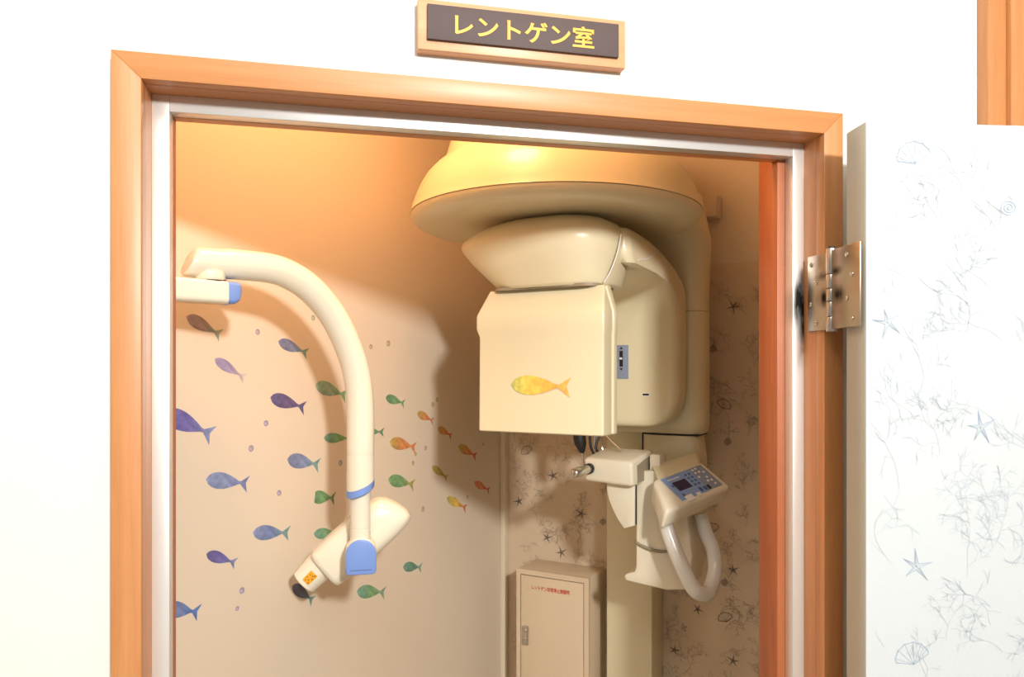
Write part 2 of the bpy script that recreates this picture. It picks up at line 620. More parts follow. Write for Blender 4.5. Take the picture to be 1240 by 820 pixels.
def mitred(name, side, m, y0, y1, x0, x1, zt, ox0, ox1, ozt, bev=0.0015):
    if side == 'left':
        poly = [(ox0, y0, 0), (x0, y0, 0), (x0, y0, zt), (ox0, y0, ozt)]
    elif side == 'right':
        poly = [(x1, y0, 0), (ox1, y0, 0), (ox1, y0, ozt), (x1, y0, zt)]
    else:
        poly = [(x0, y0, zt), (x1, y0, zt), (ox1, y0, ozt), (ox0, y0, ozt)]
    return mesh(name, prism(poly, (0, y1 - y0, 0)), m, parent=fr, bevel=bev)


for s_, m_ in (('left', 'wood_v'), ('top', 'wood_h'), ('right', 'wood_v')):
    mitred('casing', s_, m_, YF, 0.0, X0, X1, ZT, OX0, OX1, OZT, 0.0008)
# reveal boards behind the casing, flush with its inner edge
mesh('reveal', box(B(), (X0 - 0.012, 0.0, 0), (X0, 0.064, ZT)), 'wood_v', parent=fr)
mesh('reveal', box(B(), (X0 - 0.012, 0.0, ZT), (X1 + 0.012, 0.064, ZT + 0.012)), 'wood_h', parent=fr)
mesh('reveal', box(B(), (X1, 0.0, 0), (X1 + 0.012, 0.064, ZT)), 'wood_v', parent=fr)
# steel rebate
SX0, SX1, SZT = -0.2190, 0.6850, 1.9563
mesh('steel_frame', box(B(), (X0, YM, 0), (SX0, 0.0515, ZT)), 'silver', parent=fr, bevel=0.0008, label='brushed steel strip')
mesh('steel_frame', box(B(), (SX0, YM + 0.0003, SZT), (SX1, 0.0515, ZT)), 'silver', parent=fr, bevel=0.0008, label='brushed steel strip')
mesh('steel_frame', box(B(), (SX1, YM, 0), (X1, 0.0515, ZT)), 'silver_stained', parent=fr, bevel=0.0008, label='brushed steel strip smeared with black grease beside the hinge', M=Matrix.Identity(4))
# wooden liner behind the steel
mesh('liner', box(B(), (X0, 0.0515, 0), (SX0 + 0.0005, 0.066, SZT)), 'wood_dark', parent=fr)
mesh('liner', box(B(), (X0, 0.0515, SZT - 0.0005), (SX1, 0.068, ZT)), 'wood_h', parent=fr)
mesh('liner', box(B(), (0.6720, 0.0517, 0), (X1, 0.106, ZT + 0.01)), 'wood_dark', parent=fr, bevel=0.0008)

# ---- another frame's wooden upright further along the corridor
tr = thing('trim_2', (1.03, 0, 0), kind='structure', label='wooden upright of another doorway behind the open door')
mesh('casing', box(B(), (0.9985, -0.022, 0), (1.034, 0, 2.7)), 'wood_v', parent=tr, bevel=0.002)
mesh('casing', box(B(), (1.0345, -0.030, 0), (1.095, 0, 2.7)), 'wood_v', parent=tr, bevel=0.002)

# ---- door leaf, swung right back against the corridor wall
dr = thing('door_1', (0, 0.05, 0), M=M_D, kind='structure', label='open lead-lined door papered with pale blue sea drawings')
LW, LT, LZ = 0.90, 0.050, 1.960
mesh('leaf', box(B(), (0, 0.0012, 0.01), (LW, LT, LZ)), 'door_edge', parent=dr, bevel=0.0012, label='thick door leaf with grey-beige edge')
mesh('facing', box(B(), (0.0006, 0, 0.011), (LW, 0.0012, LZ - 0.0006)), 'door_face', parent=dr, smooth=0, label='white papered door face')
rnd = random.Random(21)
fd = lambda u, v: Vector((u, -0.0004, v))
ind = lambda u, v: 0.006 < u < 0.42 and 1.0 < v < 1.955
bm = B()
for i in range(70):
    coral(bm, rnd, 0.02 + (i % 5) * 0.085 + rnd.uniform(-0.04, 0.04), 1.0 + (i // 5) * 0.068 + rnd.uniform(-0.03, 0.03), PI / 2 + rnd.uniform(-0.9, 0.9), rnd.uniform(0.028, 0.045), 0.0008, fd, 3, ind)
mesh('coral_print', bm, 'print_door', parent=dr, smooth=0, kind='stuff', label='very pale blue coral outlines')
bm = B()
for u, v in ((0.031, 1.687), (0.164, 1.543), (0.072, 1.354), (0.33, 1.40)):
    starfish(bm, rnd, u, v, 0.022, 0.0012, lambda p, q: Vector((p, -0.0006, q)), False)
mesh('starfish_print', bm, 'print_door2', parent=dr, smooth=0, kind='stuff', label='pale blue starfish drawings')
bm = B()
for i, (u, v) in enumerate(((0.067, 1.917), (0.205, 1.846), (0.065, 1.233), (0.30, 1.65))):
    shell(bm, rnd, u, v, 0.017, 0.0010, lambda p, q: Vector((p, -0.0006, q)), i % 2)
mesh('shell_print', bm, 'print_door2', parent=dr, smooth=0, kind='stuff', label='pale blue seashell drawings')
# hinge
HZ0, HZ1 = 1.682, 1.797
PIN = Vector((0.6985, -0.046))
dn = Vector((-0.1495, -0.9888))
hg = mesh('hinge', box(B(), (X1 - 0.0035, -0.043, HZ0), (X1 - 0.0005, 0.016, HZ1)), 'hinge_plate', parent=dr, M=M_W, bevel=0.0006,
          label='worn steel butt hinge smeared with grease')
lo = PIN + dn * 0.0065
hi = PIN + dn * 0.083
pr = Vector((-dn.y, dn.x)) * 0.0028          # thickness direction, away from the leaf
pr = -pr if pr.x > 0 else pr
off = pr * 0.25
bm = prism([(lo.x + off.x, lo.y + off.y, HZ0), (hi.x + off.x, hi.y + off.y, HZ0), (hi.x + off.x + pr.x, hi.y + off.y + pr.y, HZ0), (lo.x + off.x + pr.x, lo.y + off.y + pr.y, HZ0)], (0, 0, HZ1 - HZ0))
# keep the plate clear of the leaf edge
mesh('hinge_leaf', bm, 'hinge_plate', parent=hg, M=M_W, bevel=0.0006)
zz = [HZ0 - 0.004, 1.7005, 1.7225, 1.7415, 1.7625, HZ1 + 0.004]
for i in range(5):
    mesh('knuckle', cyl((PIN.x, PIN.y, zz[i] + 0.0005), (PIN.x, PIN.y, zz[i + 1] - 0.0005), 0.0078, 20), 'steel', parent=hg, M=M_W, bevel=0.0008)
mesh('pin', cyl((PIN.x, PIN.y, HZ0 - 0.002), (PIN.x, PIN.y, HZ1 + 0.006), 0.0048, 16), 'black', parent=hg, M=M_W)
for i, z in enumerate((1.784, 1.755, 1.723, 1.694)):
    y = 0.0085 if i % 2 == 0 else -0.005
    mesh('screw', cyl((X1 - 0.003, y, z), (X1 - 0.0048, y, z), 0.0036, 14), 'screw', parent=hg, M=M_W, bevel=0.0007)
    mesh('screw', box(B(), (X1 - 0.0050, y - 0.0026, z - 0.0004), (X1 - 0.0046, y + 0.0026, z + 0.0004)), 'black', parent=hg, M=M_W)
    q = PIN + dn * (0.050 if i % 2 == 0 else 0.064) + off + pr
    q2 = q + pr.normalized() * 0.0018
    mesh('screw', cyl((q.x, q.y, z), (q2.x, q2.y, z), 0.0036, 14), 'screw', parent=hg, M=M_W, bevel=0.0007)

# ================================================================== THINGS ON THE CORRIDOR WALL
sg = thing('room_sign', (0.2427, 0, 2.045), label='wooden sign board with dark plate and yellow Japanese letters above the doorway', cat='sign')
mesh('board', box(B(), (0.0964, -0.018, 2.0475), (0.3885, 0, 2.1150)), 'wood_sign', parent=sg, bevel=0.0015)
mesh('plate', box(B(), (0.1085, -0.0235, 2.0600), (0.3765, -0.018, 2.1065)), 'plate', parent=sg, bevel=0.0006, label='dark grey-brown plate')
bm = fit_text(text_bm('レントゲン室', 1.0, 0.02, 0.018), 0.1450, 0.3400, 2.0680, 2.0975, lambda u, q, e: Vector((u, -0.0237 - (e + 0.02) * 0.01, q)))
mesh('lettering', bm, 'yellow', parent=sg, smooth=0, label='yellow lettering')

# ================================================================== CONTROL CABINET
cb = thing('control_cabinet', (0.22, 0.002, 0.45), M=M_R, label='beige steel wall cabinet with red Japanese lettering and small lock', cat='cabinet')
K0, K1, KD, KT = 0.1085, 0.3330, 0.127, 1.0545
mesh('body', rbox(K0, K1, 0.002, KD - 0.012, 0.45, KT), 'cabinet', parent=cb, bevel=0.003)
# front frame around the door
bm = B()
rbox(K0, K0 + 0.012, KD - 0.0118, KD, 0.45, KT, bm)
rbox(K1 - 0.014, K1, KD - 0.0118, KD, 0.45, KT, bm)
rbox(K0 + 0.012, K1 - 0.014, KD - 0.0118, KD, KT - 0.014, KT, bm)
rbox(K0 + 0.012, K1 - 0.014, KD - 0.0118, KD, 0.45, 0.464, bm)
mesh('front_frame', bm, 'cabinet', parent=cb, smooth=0)
mesh('gap', rbox(K0 + 0.0122, K1 - 0.0142, KD - 0.0118, KD - 0.006, 0.4642, KT - 0.0142), 'ivory_dark', parent=cb, smooth=0)
dd = mesh('door', rbox(K0 + 0.0145, K1 - 0.0165, KD - 0.0058, KD - 0.0004, 0.467, KT - 0.0165), 'cabinet', parent=cb, bevel=0.001)
bm = fit_text(text_bm('レントゲン非常停止制御盤', 1.0, 0.01, 0.014), 0.158, 0.277, 1.001, 1.016, lambda u, q, e: L(u, KD + 0.0002 + e * 0.01, q))
mesh('lettering', bm, 'red', parent=dd, smooth=0, label='red lettering')
lk = mesh('lock_plate', rbox(0.1290, 0.1490, KD - 0.0004, KD + 0.006, 0.840, 0.895), 'steel', parent=dd, bevel=0.003, label='brushed metal lock handle')
FRAME[lk.name] = FRAME[dd.name]
mesh('lock_button', cyl(L(0.139, KD + 0.0055, 0.882), L(0.139, KD + 0.009, 0.882), 0.0055, 16), 'screw', parent=dd, bevel=0.001)
mesh('lock_button', cyl(L(0.139, KD + 0.0055, 0.859), L(0.139, KD + 0.009, 0.859), 0.0045, 16), 'screw', parent=dd, bevel=0.001)

# small junction box high on the wall behind the dome
jb = thing('junction_box', (0.648, 0.0, 2.024), M=M_R, label='small beige junction box high on wall beside the dome', cat='box')
mesh('body', rbox(0.612, 0.663, 0.0, 0.040, 2.024, 2.082), 'wall_beige', parent=jb, bevel=0.004)
mesh('lid', rbox(0.614, 0.661, 0.0402, 0.048, 2.026, 2.080), 'wall_beige', parent=jb, bevel=0.003)

# ================================================================== PANORAMIC UNIT
pu = thing('panoramic_xray_unit', (0.4375, 0.05, 0), M=M_R, cat='x-ray machine',
           label='large ivory panoramic dental x-ray machine with round dome and square head')
EA, EB, EZ = Vector((1, 0, 0)), Vector((0, -1, 0)), Vector((0, 0, 1))
mesh('column', rbox(0.373, 0.502, 0.002, 0.098, 0, 2.05), 'ivory', parent=pu, bevel=0.004)
mesh('base_plate', rbox(0.33, 0.545, 0.002, 0.30, 0, 0.03), 'ivory', parent=pu, bevel=0.006)


def rr(a0, a1, b0, b1, z, r):
    return rrect(L((a0 + a1) / 2, (b0 + b1) / 2, z), EA, EB, (a1 - a0) / 2, (b1 - b0) / 2, r, 6)


# carriage: rounded cover riding on the column, flaring into the overhead
rings = [rr(0.300, 0.655, 0.104, 0.196, 1.466, 0.030), rr(0.292, 0.662, 0.104, 0.203, 1.474, 0.034), rr(0.290, 0.664, 0.104, 0.205, 1.49, 0.036),
         rr(0.290, 0.664, 0.104, 0.205, 1.7675, 0.036)]
ca = mesh('carriage', loft(rings), 'ivory', parent=pu)
rings = [rr(0.290, 0.664, 0.104, 0.205, 1.7690, 0.036), rr(0.290, 0.664, 0.104, 0.205, 1.83, 0.036), rr(0.288, 0.666, 0.104, 0.213, 1.87, 0.04),
         rr(0.284, 0.670, 0.104, 0.235, 1.90, 0.05), rr(0.278, 0.676, 0.104, 0.275, 1.925, 0.07), rr(0.270, 0.682, 0.104, 0.34, 1.945, 0.10), rr(0.27, 0.68, 0.104, 0.40, 1.958, 0.11),
         rr(0.285, 0.66, 0.104, 0.40, 2.05, 0.1)]
mesh('carriage_top', loft(rings), 'ivory', parent=pu)
mesh('seam', loft([rr(0.2905, 0.6635, 0.1045, 0.2045, 1.767, 0.036), rr(0.2905, 0.6635, 0.1045, 0.2045, 1.7695, 0.036)]), 'ivory_dark', parent=pu, label='thin dark joint line')

# overhead dome
DC = L(0.418, 0.515, 0)
R0, ZS = 0.318, 1.960
lower = [(R0 - 0.001, ZS - 0.0008), (R0 - 0.001, ZS - 0.006), (R0 - 0.006, ZS - 0.014), (R0 - 0.020, ZS - 0.021), (R0 - 0.045, ZS - 0.025), (0.12, ZS - 0.026), (0.0005, ZS - 0.026)]
dl = mesh('dome_underside', lathe(DC, lower, 96), 'ivory', parent=pu)
upper = [(0.0005, 2.33), (0.16, 2.33), (0.19, 2.28), (0.215, 2.18), (0.231, 2.121), (0.244, 2.076), (0.2465, 2.071), (0.2535, 2.069), (0.268, 2.058), (0.284, 2.041), (0.297, 2.020), (0.307, 1.997), (0.3145, 1.975), (R0, 1.962), (R0 + 0.0006, ZS + 0.0008), (0.29, ZS + 0.0008), (0.0005, ZS + 0.0008)]
mesh('dome', lathe(DC, upper, 96), 'ivory', parent=pu)
mesh('seam', lathe(DC, [(R0 - 0.0015, ZS + 0.001), (R0 - 0.0015, ZS - 0.001)], 96), 'ivory_dark', parent=pu, label='thin dark joint line')
# neck the arm turns on
mesh('neck', lathe(L(0.455, 0.46, 0), [(0.088, ZS - 0.024), (0.088, 1.905), (0.10, 1.895), (0.10, 1.87)], 48), 'ivory', parent=pu)

# rotating arm: one C-shaped shell, tower at the far end rising into the beam over the patient's head
rings = [rr(a0, a1, b0, b1, z, r) for z, a0, a1, b0, b1, r in (
    (1.4875, 0.375, 0.545, 0.228, 0.287, 0.014), (1.4895, 0.352, 0.568, 0.222, 0.294, 0.016), (1.495, 0.333, 0.588, 0.218, 0.298, 0.018), (1.506, 0.316, 0.606, 0.216, 0.2995, 0.020),
    (1.524, 0.302, 0.620, 0.215, 0.300, 0.022), (1.548, 0.294, 0.628, 0.215, 0.300, 0.022), (1.575, 0.292, 0.631, 0.215, 0.300, 0.022), (1.70, 0.292, 0.632, 0.215, 0.300, 0.022),
    (1.745, 0.292, 0.632, 0.215, 0.302, 0.022), (1.775, 0.292, 0.632, 0.216, 0.310, 0.022), (1.795, 0.292, 0.6315, 0.218, 0.326, 0.022), (1.812, 0.293, 0.631, 0.222, 0.356, 0.022),
    (1.824, 0.294, 0.630, 0.228, 0.40, 0.022), (1.832, 0.295, 0.629, 0.236, 0.47, 0.022), (1.837, 0.297, 0.628, 0.244, 0.60, 0.022), (1.855, 0.300, 0.626, 0.280, 0.61, 0.022),
    (1.870, 0.302, 0.624, 0.325, 0.61, 0.022), (1.885, 0.304, 0.623, 0.385, 0.61, 0.022), (1.898, 0.307, 0.620, 0.455, 0.61, 0.022), (1.908, 0.315, 0.612, 0.52, 0.60, 0.02), (1.912, 0.33, 0.59, 0.545, 0.59, 0.015))]
tw = mesh('arm_shell', loft(rings), 'ivory', parent=pu, smooth=60)
# switch panel etc. on the tower
sp = mesh('switch_panel', rbox(0.474, 0.5105, 0.300, 0.3012, 1.602, 1.684), 'grey_panel', parent=tw, bevel=0.0004, label='grey-blue slider panel')
bm = B()
rbox(0.4885, 0.4965, 0.3012, 0.3022, 1.632, 1.670, bm)
prism([L(0.4925, 0.3012, 1.680), L(0.4885, 0.3012, 1.674), L(0.4965, 0.3012, 1.674)], L(0, 0.0006, 0), bm)
prism([L(0.4925, 0.3012, 1.622), L(0.4885, 0.3012, 1.628), L(0.4965, 0.3012, 1.628)], L(0, 0.0006, 0), bm)
mesh('slider', bm, 'black', parent=tw, smooth=0, label='black slider with arrow marks')
mesh('slider_knob', rbox(0.4895, 0.4955, 0.3022, 0.306, 1.649, 1.654), 'white_print', parent=tw)
mesh('mark', rbox(0.546, 0.562, 0.300, 0.3008, 1.563, 1.5675), 'black', parent=tw, smooth=0, label='small black mark')
mesh('mark_frame', rbox(0.544, 0.564, 0.2995, 0.3004, 1.5615, 1.569), 'white_print', parent=tw, smooth=0)

# near end of the arm: bowl shaped housing over the square head
prof = [(1.7885, 0.123, 0.092, 0.4680), (1.796, 0.128, 0.096, 0.4660), (1.818, 0.144, 0.107, 0.456), (1.848, 0.163, 0.120, 0.4435), (1.872, 0.177, 0.130, 0.4345), (1.882, 0.180, 0.132, 0.4325), (1.891, 0.177, 0.130, 0.4335),
        (1.904, 0.164, 0.121, 0.440), (1.917, 0.144, 0.106, 0.447), (1.928, 0.114, 0.086, 0.455), (1.9345, 0.080, 0.060, 0.46), (1.9375, 0.04, 0.03, 0.46), (1.9385, 0.005, 0.004, 0.46)]
rings = [sring(L(ac, 0.596, z), EA, EB, hw, hd, (2.9 if z < 1.80 else 2.7 if z < 1.85 else 2.5), 56) for z, hw, hd, ac in prof]
mesh('head_bowl', loft(rings), 'ivory', parent=pu, smooth=70)
mesh('seam', loft([rr(0.349, 0.583, 0.56, 0.682, 1.7860, 0.03), rr(0.349, 0.583, 0.56, 0.682, 1.7915, 0.03)]), 'ivory_dark', parent=pu, label='thin dark joint line')


def head_rings(b0, b1n, b1, d, r):
    return [rr(0.3370 - d, 0.594 + d, b0, b1n, 1.7870, 0.005), rr(0.3350 - d, 0.595 + d, b0, b1n + 0.002, 1.782, 0.005), rr(0.3285 - d, r + d - 0.001, b0, b1 - 0.001, 1.738, 0.005),
            rr(0.3270 - d, r + d, b0, b1 + 0.0012, 1.732, 0.005), rr(0.3270 - d, r + d, b0, b1 + 0.0012, 1.706, 0.005), rr(0.3325 - d, r + d - 0.002, b0, b1 - 0.002, 1.690, 0.005),
            rr(0.3325 - d, r + d - 0.002, b0, b1, 1.500, 0.005), rr(0.3345 - d, r + d - 0.004, b0 + .002, b1 - 0.002, 1.498, 0.005)]


mesh('head_front_cover', loft(head_rings(0.655, 0.664, 0.700, 0.0, 0.609)), 'ivory', parent=pu, smooth=25)
mesh('head_back_cover', loft(head_rings(0.630, 0.653, 0.653, 0.002, 0.609)), 'ivory', parent=pu, smooth=25)
# pale joint lines where the bowl meets the beam
mesh('joint_line', tube(spline([L(0.590, 0.655, 1.793), L(0.602, 0.650, 1.815), L(0.612, 0.640, 1.85), L(0.616, 0.630, 1.888)], 5), 0.0012, 8), 'white_print', parent=pu)
mesh('joint_line', tube(spline([L(0.6245, 0.42, 1.887), L(0.6255, 0.46, 1.870), L(0.6265, 0.51, 1.854), L(0.6275, 0.56, 1.846)], 5), 0.0012, 8), 'white_print', parent=pu)

# ---- patient frame below the carriage
mesh('gap', rbox(0.53, 0.650, 0.104, 0.194, 1.461, 1.4660), 'black', parent=pu, smooth=0)
mesh('frame_bracket', loft([rr(0.505, 0.655, 0.099, 0.20, 1.30, 0.03), rr(0.505, 0.655, 0.099, 0.20, 1.40, 0.03), rr(0.505, 0.648, 0.099, 0.20, 1.461, 0.03)]), 'ivory', parent=pu)
mesh('gap', rbox(0.5030, 0.5050, 0.099, 0.18, 1.36, 1.466), 'black', parent=pu, smooth=0)
# post with flange
poly = [L(0.538, 0, 1.385), L(0.605, 0, 1.39), L(0.66, 0, 1.30), L(0.672, 0, 1.20), L(0.662, 0, 1.122), L(0.612, 0, 1.114), L(0.513, 0, 1.122), L(0.508, 0, 1.131), L(0.512, 0, 1.138), L(0.534, 0, 1.146), L(0.538, 0, 1.16)]
po = mesh('post', prism([p + L(0, 0.20, 0) for p in poly], L(0, 0.125, 0)), 'ivory2', parent=pu, bevel=0.005, seg=3)
mesh('post_ring', tube(spline([L(0.5365, 0.26, 1.226), L(0.5365, 0.315, 1.218), L(0.545, 0.327, 1.214), L(0.575, 0.329, 1.205), L(0.60, 0.327, 1.203), L(0.62, 0.326, 1.206)], 6), 0.0035, 10), 'ivory_dark', parent=pu, label='grey joint ring')
# chin support box with metal pin
hx = hexa([L(0.432, 0.385, 1.362), L(0.552, 0.385, 1.356), L(0.560, 0.270, 1.356), L(0.44, 0.270, 1.362),
           L(0.430, 0.385, 1.416), L(0.550, 0.385, 1.413), L(0.560, 0.270, 1.432), L(0.437, 0.270, 1.432)])
cs = mesh('chin_support', hx, 'ivory2', parent=pu, bevel=0.008, seg=3)
mesh('side_plate', hexa([L(0.5535, 0.36, 1.362), L(0.5555, 0.36, 1.362), L(0.5615, 0.29, 1.366), L(0.5605, 0.29, 1.366),
                         L(0.5525, 0.36, 1.402), L(0.5545, 0.36, 1.402), L(0.562, 0.29, 1.420), L(0.561, 0.29, 1.420)]), 'ivory_dark', parent=cs)
mesh('support_rear', rbox(0.565, 0.592, 0.26, 0.31, 1.365, 1.425), 'ivory2', parent=pu, bevel=0.006)
mesh('pin_collar', cyl(L(0.4455, 0.384, 1.392), L(0.4455, 0.395, 1.392), 0.0125, 20), 'black', parent=cs)
mesh('metal_pin', tube([L(0.4455, 0.388, 1.392), L(0.4455, 0.440, 1.391), L(0.4455, 0.441, 1.391), L(0.4455, 0.470, 1.391), L(0.4455, 0.474, 1.391), L(0.4455, 0.476, 1.391)], [0.0100, 0.0100, 0.0112, 0.0112, 0.0085, 0.005], 20), 'steel', parent=cs, label='steel pin')
# quarter-round blade
poly = [L(0.4790, 0, 1.360), L(0.4785, 0, 1.340), L(0.484, 0, 1.317), L(0.493, 0, 1.296), L(0.505, 0, 1.275), L(0.521, 0, 1.254), L(0.5475, 0, 1.263), L(0.5475, 0, 1.360)]
mesh('blade', prism([p + L(0, 0.345, 0) for p in poly], L(0, 0.015, 0)), 'ivory2', parent=pu, bevel=0.002, label='quarter-round ivory blade')
mesh('gap', rbox(0.5480, 0.5500, 0.352, 0.3565, 1.265, 1.358), 'black', parent=pu, smooth=0)

# console with keypad, tilted
k1, k2, k4 = L(0.609, 0.36, 1.374), L(0.676, 0.27, 1.402), L(0.667, 0.395, 1.335)
e1 = (k2 - k1)
W1 = e1.length
e1.normalize()
e2 = (k4 - k1)
e2 = (e2 - e1 * e2.dot(e1))
W2 = e2.length
e2.normalize()
en = e1.cross(e2)
if en.z < 0:
    en = -en


def KP(u, v, h):
    return k1 + e1 * u + e2 * v + en * h


top = [(-0.014, -0.010), (W1 + 0.012, -0.010), (W1 + 0.016, W2 + 0.012), (-0.052, W2 + 0.010)]
bot = [(-0.030, 0.010), (W1 - 0.02, 0.000), (W1 + 0.000, W2 + 0.010), (-0.066, W2 + 0.018)]
pts = [KP(u, v, -0.046) for u, v in bot] + [KP(u, v, -0.001) for u, v in top]
co = mesh('console', hexa(pts), 'ivory2', parent=pu, bevel=0.009, seg=3)
# swan-neck housing behind the console
mesh('console_back', hexa([L(0.60, 0.22, 1.29), L(0.70, 0.22, 1.30), L(0.70, 0.14, 1.30), L(0.60, 0.14, 1.29),
                           KP(-0.005, -0.004, -0.004), KP(W1 + 0.006, -0.004, -0.004), KP(W1 + 0.040, -0.060, -0.012), KP(0.02, -0.065, -0.012)]), 'ivory', parent=pu, bevel=0.010, seg=3)


def kbox(u0, u1, v0, v1, h0, h1):
    return hexa([KP(u0, v0, h0), KP(u1, v0, h0), KP(u1, v1, h0), KP(u0, v1, h0), KP(u0, v0, h1), KP(u1, v0, h1), KP(u1, v1, h1), KP(u0, v1, h1)])


mesh('keypad', kbox(0, W1 * 0.68, 0, W2, -0.0012, 0.0006), 'blue_panel', parent=co, label='blue membrane keypad')
mesh('keypad', kbox(W1 * 0.68, W1, 0, W2 * 0.98, -0.0012, 0.0005), 'grey_panel', parent=co, label='grey-blue end of keypad')
mesh('screen', kbox(W1 * 0.13, W1 * 0.44, W2 * 0.28, W2 * 0.66, 0.0005, 0.0011), 'navy', parent=co, label='dark blue display')
mesh('key_white', kbox(W1 * 0.10, W1 * 0.28, W2 * 0.88, W2 * 1.10, -0.0005, 0.0012), 'white_print', parent=co, bevel=0.0005, smooth=0)
mesh('key_white', kbox(W1 * 0.36, W1 * 0.46, W2 * 0.92, W2 * 1.06, -0.0005, 0.0012), 'white_print', parent=co, bevel=0.0005, smooth=0)
for i in range(4):
    for j in range(2):
        mesh('key', kbox(W1 * (0.50 + 0.09 * j), W1 * (0.54 + 0.09 * j), W2 * (0.14 + 0.15 * i), W2 * (0.22 + 0.15 * i), 0.0005, 0.0014), 'navy_key', parent=co, smooth=0)
mesh('key', kbox(W1 * 0.50, W1 * 0.56, W2 * 0.78, W2 * 0.94, 0.0005, 0.0014), 'navy_key', parent=co, smooth=0)
mesh('key', kbox(W1 * 0.60, W1 * 0.66, W2 * 0.80, W2 * 0.95, 0.0005, 0.0014), 'navy_key', parent=co, smooth=0)
mesh('key', kbox(W1 * 0.69, W1 * 0.74, W2 * 0.80, W2 * 0.97, 0.0005, 0.0014), 'black', parent=co, smooth=0)
for (u, v) in ((0.74, 0.10), (0.82, 0.08), (0.74, 0.24), (0.83, 0.24), (0.91, 0.30), (0.73, 0.42), (0.87, 0.52), (0.90, 0.68), (0.82, 0.66), (0.90, 0.84)):
    p0 = KP(W1 * u, W2 * v, 0.0004)
    mesh('key_white', cyl(p0, p0 + en * 0.0009, 0.0031, 12), 'white_print', parent=co, smooth=0)
mesh('key', kbox(W1 * 0.07, W1 * 0.12, W2 * 0.36, W2 * 0.44, 0.0005, 0.0012), 'navy_key', parent=co, smooth=0)
mesh('key', kbox(W1 * 0.10, W1 * 0.15, W2 * 0.78, W2 * 0.90, 0.0005, 0.0012), 'navy_key', parent=co, smooth=0)
# lettering line on the keypad (tiny light dashes where the maker's line stands)
for i in range(9):
    mesh('print_dash', kbox(W1 * (0.10 + 0.032 * i), W1 * (0.122 + 0.032 * i), W2 * 0.12, W2 * 0.17, 0.0005, 0.0009), 'white_print', parent=co, smooth=0)
# grab handle
hp = spline([L(0.628, 0.385, 1.300), L(0.634, 0.388, 1.268), L(0.658, 0.395, 1.215), L(0.688, 0.398, 1.158), L(0.702, 0.388, 1.138), L(0.715, 0.360, 1.130),
             L(0.717, 0.330, 1.142), L(0.719, 0.305, 1.175), L(0.710, 0.292, 1.215), L(0.692, 0.285, 1.250), L(0.680, 0.282, 1.290)], 8)
mesh('grab_handle', tube(hp, 0.0165, 20), 'white_tube', parent=pu, label='white looped grab handle')
# cables and hanging plug under the head
mesh('plug', tube([L(0.382, 0.30, 1.495), L(0.382, 0.30, 1.455), L(0.385, 0.30, 1.44), L(0.389, 0.30, 1.422), L(0.390, 0.30, 1.417)], [0.015, 0.0155, 0.0145, 0.008, 0.004], 16), 'black', parent=pu, label='black tapered plug hanging under the head')
mesh('plug_tip', tube([L(0.390, 0.30, 1.42), L(0.3925, 0.30, 1.385)], 0.0032, 10), 'chrome', parent=pu)
mesh('plug_holder', rbox(0.37, 0.46, 0.10, 0.315, 1.492, 1.505), 'ivory', parent=pu, bevel=0.003)
rnd = random.Random(3)
for i in range(4):
    a = 0.408 + 0.009 * i
    mesh('cable', tube(spline([L(a, 0.29 - 0.006 * i, 1.50), L(a + rnd.uniform(-.004, .004), 0.29 - 0.006 * i, 1.465), L(a + rnd.uniform(-.005, .006), 0.29, 1.43), L(a + 0.012, 0.28, 1.405)], 5), 0.0022 if i % 2 else 0.0034, 8), 'chrome' if i % 2 else 'black', parent=pu)
mesh('bite_wire', tube(spline([L(0.44, 0.30, 1.475), L(0.47, 0.31, 1.452), L(0.495, 0.32, 1.436), L(0.505, 0.325, 1.432)], 5), 0.002, 8), 'chrome', parent=pu)

# ================================================================== STICKERS
def lerp(a, b, t):
    return tuple(a[i] + (b[i] - a[i]) * t for i in range(3))


def sticker(name, verts2, faces, cols, place, thick_dir, M, base, label, cat, group):
    bm = B()
    lay = bm.loops.layers.float_color.new('Col')
    top_ = [bm.verts.new(place(u, v) + thick_dir * 0.0005) for u, v in verts2]
    botm = [bm.verts.new(place(u, v) + thick_dir * 0.0001) for u, v in verts2]
    idx = {v: i for i, v in enumerate(top_)}
    idx.update({v: i for i, v in enumerate(botm)})
    for f in faces:
        bm.faces.new([top_[i] for i in f])
        bm.faces.new([botm[i] for i in reversed(f)])
    for e in [e for e in bm.edges if len(e.link_faces) == 1 and all(v in top_ for v in e.verts)]:
        i, j = idx[e.verts[0]], idx[e.verts[1]]
        bm.faces.new((top_[i], top_[j], botm[j], botm[i]))
    for f in bm.faces:
        for l in f.loops:
            l[lay] = (*cols[idx[l.vert]], 1.0)
    return mesh(name, bm, 'sticker', M=M, base=base, smooth=0, label=label, cat=cat, group=group)


